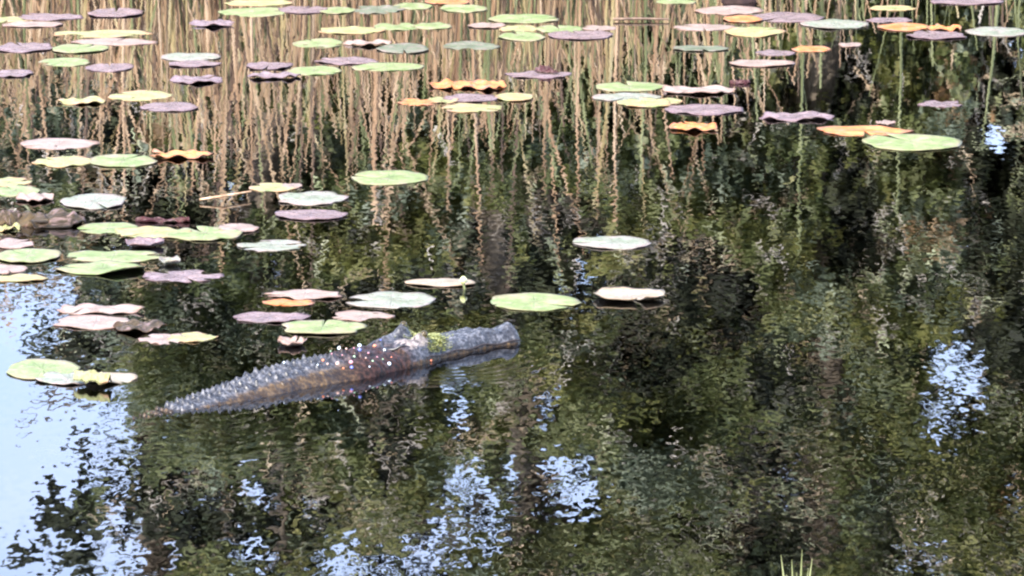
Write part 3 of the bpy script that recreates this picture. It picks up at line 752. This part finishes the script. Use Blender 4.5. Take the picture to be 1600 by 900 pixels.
for i in range(NS + 1):
    s = LEN * (i / NS)
    p, t, sd = frame(s)
    hw = float(np.interp(s, PS, PW)); h = float(np.interp(s, PS, PH)); depth = hw * .75
    if s < .045:
        q_ = math.sqrt(max(.002, 1 - (1 - s / .045) ** 2)); hw = .054 * q_; h = -.010 + .050 * q_; depth = .030 * q_
    for k in range(NA):
        a = 2 * math.pi * k / NA; ca, sa = math.cos(a), math.sin(a)
        lat = hw * math.copysign(abs(ca) ** .85, ca)
        if sa >= 0:
            kb = min(1, max(0, (s - SE - .24) / .12)); z0 = -.012 - .030 * kb; z = z0 + (h - z0) * sa ** (.62 + .75 * kb)
        else:
            kb = min(1, max(0, (s - SE - .24) / .12)); z = -.012 - .030 * kb + depth * sa * .8
        u = lat / hw
        # head features
        if s < SE + .14:
            # nostril mound
            z += .017 * math.exp(-((s - .032) / .020) ** 2 - (lat / .026) ** 2) * (sa > 0)
            z -= .006 * math.exp(-((s - .075) / .02) ** 2 - (lat / .03) ** 2) * (sa > 0)
            # eye ridges
            for e in (-1, 1):
                z += (.026 if e > 0 else .040) * math.exp(-((s - SE) / .026) ** 2 - ((lat - e * .040) / .018) ** 2) * (sa > 0)
                z += .012 * math.exp(-((s - SE - .045) / .05) ** 2 - ((lat - e * .05) / .02) ** 2) * (sa > 0)
                z += .006 * math.exp(-((s - .14) / .07) ** 2 - ((lat - e * .032) / .010) ** 2) * (sa > 0)
            # back rim of the skull table
            if sa > 0: z -= .014 * (1 / (1 + math.exp(-(s - SE - .095) / .006))) * math.exp(-(u / .8) ** 4)
            # jaw line groove and tooth bumps
            if 0 < sa < .5:
                lat += .0012 * math.sin(s * 230) * math.exp(-((sa - .22) / .15) ** 2) * (ca > 0 or 1) * math.copysign(1, ca)
            z += (.005 * MN.noise(Vector((s * 45, lat * 45, 1))) + .0025 * MN.noise(Vector((s * 120, lat * 120, 5)))) * max(0, sa)
        else:
            # keeled scutes in rows down the back
            if sa > .12 and s < SE + 1.3 and abs(u) < .7:
                ps = .038; row = (s - SE - .14) / ps; fr_ = row - math.floor(row)
                rows = 8; q = (u * .5 + .5) * rows; fq = q - math.floor(q)
                sc = (fr_ ** 1.5 if fr_ < .86 else (1 - fr_) / .14) * math.sin(math.pi * fq) ** 1.6
                hgt = .021 * (1 - (abs(u) / .7) ** 3) * (0.35 if s < SE + .22 else 1) * (.75 + .5 * math.sin(math.floor(row) * 12.9 + math.floor(q) * 7.1) ** 2)
                z += hgt * sc * min(1, sa * 1.6)
            z += .003 * MN.noise(Vector((s * 38, lat * 38, z * 20))) + .0016 * MN.noise(Vector((s * 110, lat * 110, 3)))
        Vg.append(tuple(p + sd * lat + Vector((0, 0, z)))); col_region.append((s, u, sa))
Fg = []; mi = []
for i in range(NS):
    for k in range(NA):
        Fg.append((i * NA + k, i * NA + (k + 1) % NA, (i + 1) * NA + (k + 1) % NA, (i + 1) * NA + k))
Fg.append(tuple(range(NA))[::-1]); Fg.append(tuple(NS * NA + k for k in range(NA)))
# limbs, folded along the body under the water
def add_limb(s, side, fwd):
    p, t, sd = frame(s); sd = sd * side; o = len(Vg); w_ = float(np.interp(s, PS, PW))
    pts = [p + sd * (w_ * .5) + Vector((0, 0, -.05)), p + sd * (w_ + .06) - t * .02 + Vector((0, 0, -.09)), p + sd * (w_ + .09) - t * (.10 * fwd) + Vector((0, 0, -.17)), p + sd * (w_ + .11) - t * (.17 * fwd) + Vector((0, 0, -.20))]
    v, f = tube(pts, [.045, .036, .024, .016], 12)
    Vg.extend(tuple(x) for x in v); Fg.extend(tuple(j + o for j in q) for q in f)
    col_region.extend([(s, 1, -1)] * len(v))
    for d in (-1, -.5, 0, .5, 1):
        o = len(Vg); e = pts[-1]; dirv = (-t * fwd + sd * d * .7).normalized()
        v, f = tube([e, e + dirv * .03 + Vector((0, 0, -.004)), e + dirv * .055 + Vector((0, 0, -.014))], [.008, .0065, .002], 7)
        Vg.extend(tuple(x) for x in v); Fg.extend(tuple(j + o for j in q) for q in f); col_region.extend([(s, 1, -1)] * len(v))
for s_, f_ in ((SE + .36, -1), (SE + .86, -1)):
    for e in (-1, 1): add_limb(s_, e, f_)
# hide
T = NT('alligator_hide')
geo = T.node('NewGeometry').outputs['Position']
at_r = T.node('Attribute'); at_r.attribute_name = 'zone'
sp = T.node('SeparateXYZ'); T.link(at_r.outputs['Vector'], sp.inputs[0])    # x = distance along, y = 0 back .. 1 flank
n1 = T.noise(geo, 34, 4, .65); n2 = T.noise(geo, 100, 3, .6)
dark = T.ramp(T.math('ADD', T.math('MULTIPLY', n1, .5), T.math('MULTIPLY', n2, .5)), [(.36, (.008, .008, .010)), (.49, (.03, .031, .037)), (.60, (.12, .122, .138))])
brown = T.ramp(T.math('ADD', T.math('MULTIPLY', n1, .6), T.math('MULTIPLY', n2, .4)), [(.38, (.014, .009, .007)), (.5, (.035, .021, .010)), (.63, (.12, .075, .035))])
wet = T.ramp(n2, [(.42, (.006, .004, .004)), (.64, (.05, .022, .020))])
fl = T.rng(T.math('ADD', sp.outputs[1], T.math('MULTIPLY', T.math('SUBTRACT', n1, .5), .35)), .42, .62, 0, 1, True)
c = T.mix(fl, dark, brown)
c = T.mix(T.math('MULTIPLY', sp.outputs[2], T.rng(n1, .35, .6, .72, 1.)), c, wet)
T.link(c, T.bsdf.inputs['Base Color']); T.link(T.rng(n1, .35, .65, .18, .5), T.bsdf.inputs['Roughness'])
T.link(T.rng(sp.outputs[2], 0, 1, .30, .12), T.bsdf.inputs['Specular IOR Level']); T.bsdf.inputs['Coat Weight'].default_value = .04; T.bsdf.inputs['Coat Roughness'].default_value = .12
bp = T.node('Bump'); bp.inputs['Strength'].default_value = .5; bp.inputs['Distance'].default_value = .003
vo = T.node('TexVoronoi'); vo.inputs['Scale'].default_value = 95; T.link(geo, vo.inputs['Vector'])
T.link(T.math('ADD', vo.outputs['Distance'], n2), bp.inputs['Height']); T.link(bp.outputs[0], T.bsdf.inputs['Normal'])
M_HIDE = T.m
gm = bpy.data.meshes.new('alligator'); gm.from_pydata(Vg, [], Fg); gm.update()
att = gm.attributes.new('zone', 'FLOAT_VECTOR', 'POINT')
for i, (s, u, sa) in enumerate(col_region):
    flank = u if sa >= 0 else 1.0
    wetz = math.exp(-((s - SE - .20) / .12) ** 4) if sa > 0 else 0
    if s < SE + .1: flank = max(0, 1 - sa * 2.2) if sa >= 0 else 1.0
    else: flank = max(0, flank) if u > 0 else 0.0
    flank = max(flank, min(1, max(0, (s - SE - .84) / .14)))
    att.data[i].vector = (s, flank, wetz)
for p in gm.polygons: p.use_smooth = True
GAT = link('alligator', gm, M_HIDE)
tag(GAT, 'alligator gliding half submerged with green weed draped over its head', 'alligator')
def on_body(s, lat, z): 
    p, t, sd = frame(s); return p + sd * lat + Vector((0, 0, z))
def surf(s, u):
    f = min(max(s / LEN * NS, 0), NS - 1e-4); i = int(f)
    def ring(i):
        pr = [(col_region[i * NA + k][1], Vector(Vg[i * NA + k])) for k in range(NA // 2 + 1)]
        for (u0, a), (u1, b) in zip(pr, pr[1:]):
            if u1 <= u <= u0: return a.lerp(b, (u0 - u) / max(1e-6, u0 - u1))
        return pr[0][1] if u > 0 else pr[-1][1]
    return ring(i).lerp(ring(i + 1), f - i)
def ball(c, r, seg=14, rings=9, sq=(1, 1, 1)):
    mb = MB()
    for j in range(rings + 1):
        f = math.pi * j / rings
        for i in range(seg):
            t = 2 * math.pi * i / seg
            mb.v.append((c[0] + r * sq[0] * math.sin(f) * math.cos(t), c[1] + r * sq[1] * math.sin(f) * math.sin(t), c[2] + r * sq[2] * math.cos(f)))
    for j in range(rings):
        for i in range(seg): mb.f.append((j * seg + i, (j + 1) * seg + i, (j + 1) * seg + (i + 1) % seg, j * seg + (i + 1) % seg))
    return mb
def simple(name, c, rough, **kw):
    T = NT(name); T.bsdf.inputs['Base Color'].default_value = rgb(*c); T.bsdf.inputs['Roughness'].default_value = rough
    for k, v in kw.items(): T.bsdf.inputs[k.replace('_', ' ')].default_value = v
    return T.m
M_EYE = simple('eye_wet', (.05, .035, .01), .08)
for e in (-1, 1):
    c = surf(SE - .004, e * .50) - Vector((0, 0, .003)); link('eye', ball(c, .011).mesh('eye'), M_EYE, GAT)
    c = surf(.026, e * .30) - Vector((0, 0, .001)); link('nostril', ball(c, .006, sq=(1, 1, .6)).mesh('nostril'), simple('nostril_dark', (.01, .01, .012), .3), GAT)
seam = [surf(.012 + (SE + .02) * q / 24, .985) + Vector((0, 0, .004 + .003 * math.sin(q * .9))) for q in range(25)]
mb = MB(); mb.add(*tube(seam, [.0022] * 25, 6)); link('mouth_line', mb.mesh('mouth_line'), simple('mouth_dark', (.02, .012, .01), .6), GAT)
# weed over the head: ragged little fronds
T = NT('pond_weed'); geo = T.node('NewGeometry').outputs['Position']
T.link(T.ramp(T.noise(geo, 60, 3, .6), [(.35, (.05, .055, .014)), (.5, (.19, .21, .05)), (.65, (.36, .35, .15))]), T.bsdf.inputs['Base Color']); T.bsdf.inputs['Roughness'].default_value = .35
R3 = np.random.default_rng(11); V = []; Fq = []
for _ in range(2200):
    s = SE - .052 + R3.normal(0, .026); u = R3.uniform(-.85, .95)
    s += .02 * u
    b = surf(s, u) + Vector((0, 0, .002)); d = Vector(R3.normal(size=3)); d.z = abs(d.z) * .12; d.normalize(); L = R3.uniform(.004, .010); sdv = d.cross(Vector((0, 0, 1))).normalized() * L * .35
    o = len(V); up = Vector((0, 0, .001))
    V += [b - sdv * .4, b + d * L * .5 - sdv + up, b + d * L, b + d * L * .5 + sdv + up]; Fq.append((o, o + 1, o + 2, o + 3))
me = bpy.data.meshes.new('pond_weed'); me.from_pydata([tuple(v) for v in V], [], Fq); me.update(); wd_ = link('pond_weed', me, T.m, GAT)
wd_['label'] = 'yellow green weed draped across the snout'
# sunlit cheek, its light painted on as a pale patch
T = NT('sunlit_cheek'); T.link(T.ramp(T.noise(T.node('NewGeometry').outputs['Position'], 70, 3), [(.35, (.05, .04, .038)), (.64, (.27, .23, .215))]), T.bsdf.inputs['Base Color']); T.bsdf.inputs['Roughness'].default_value = .7
V = []; Fq = []; n1_, n2_ = 26, 22
for i in range(n1_ + 1):
    for k in range(n2_ + 1):
        s = SE - .018 + .105 * i / n1_; u = .02 + .78 * k / n2_
        ed = min(i, n1_ - i, k, n2_ - k) / 3.0
        s += .008 * math.sin(k * 1.3) * (1 if i > n1_ / 2 else -1)
        V.append(tuple(surf(s, u) + Vector((0, 0, .003 * min(1, ed) - .0015 + .0012 * math.sin(i * 2.1) * math.sin(k * 1.7)))))
for i in range(n1_):
    for k in range(n2_):
        a = i * (n2_ + 1) + k; Fq.append((a, a + 1, a + n2_ + 2, a + n2_ + 1))
me = bpy.data.meshes.new('sunlit_patch'); me.from_pydata(V, [], Fq); me.update()
for p in me.polygons: p.use_smooth = True
link('sunlit_patch', me, T.m, GAT)
arc = [surf(SE + .085 + .035 * math.sin(math.pi * q / 14), -.35 + 1.0 * q / 14) + Vector((0, 0, .004)) for q in range(15)]
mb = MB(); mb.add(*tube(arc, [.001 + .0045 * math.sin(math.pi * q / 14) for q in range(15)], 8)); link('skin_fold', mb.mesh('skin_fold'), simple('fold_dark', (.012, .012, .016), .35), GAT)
# bright glints on the wet neck, painted in as coloured beads (px, py, colour)
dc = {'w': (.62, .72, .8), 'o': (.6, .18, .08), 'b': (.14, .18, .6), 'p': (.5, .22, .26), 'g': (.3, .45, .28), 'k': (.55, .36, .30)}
dmat = {k: simple('glint_' + n_, dc[k], .06, Coat_Weight=1.0) for k, n_ in (('w', 'white'), ('o', 'orange'), ('b', 'blue'), ('p', 'pink'), ('g', 'green'), ('k', 'peach'))}
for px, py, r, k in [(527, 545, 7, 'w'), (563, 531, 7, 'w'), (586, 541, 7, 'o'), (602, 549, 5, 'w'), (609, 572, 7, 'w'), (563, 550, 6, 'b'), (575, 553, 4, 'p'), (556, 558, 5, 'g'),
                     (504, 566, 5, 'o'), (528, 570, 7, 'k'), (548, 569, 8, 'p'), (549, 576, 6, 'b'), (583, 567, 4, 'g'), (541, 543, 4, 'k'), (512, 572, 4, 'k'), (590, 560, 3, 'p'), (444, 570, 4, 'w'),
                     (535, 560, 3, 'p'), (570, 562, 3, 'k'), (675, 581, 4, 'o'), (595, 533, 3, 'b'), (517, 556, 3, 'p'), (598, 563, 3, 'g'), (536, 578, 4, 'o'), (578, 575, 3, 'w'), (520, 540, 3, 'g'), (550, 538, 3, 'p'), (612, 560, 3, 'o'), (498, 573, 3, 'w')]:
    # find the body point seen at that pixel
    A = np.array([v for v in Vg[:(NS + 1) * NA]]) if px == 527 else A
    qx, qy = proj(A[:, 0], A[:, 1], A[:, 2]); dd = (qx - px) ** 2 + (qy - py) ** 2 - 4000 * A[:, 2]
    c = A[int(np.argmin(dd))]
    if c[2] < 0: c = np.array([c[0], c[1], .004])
    link('glint_bead', ball(c, r * .44 / FPX * 13.2).mesh('glint_bead'), dmat[k], GAT)
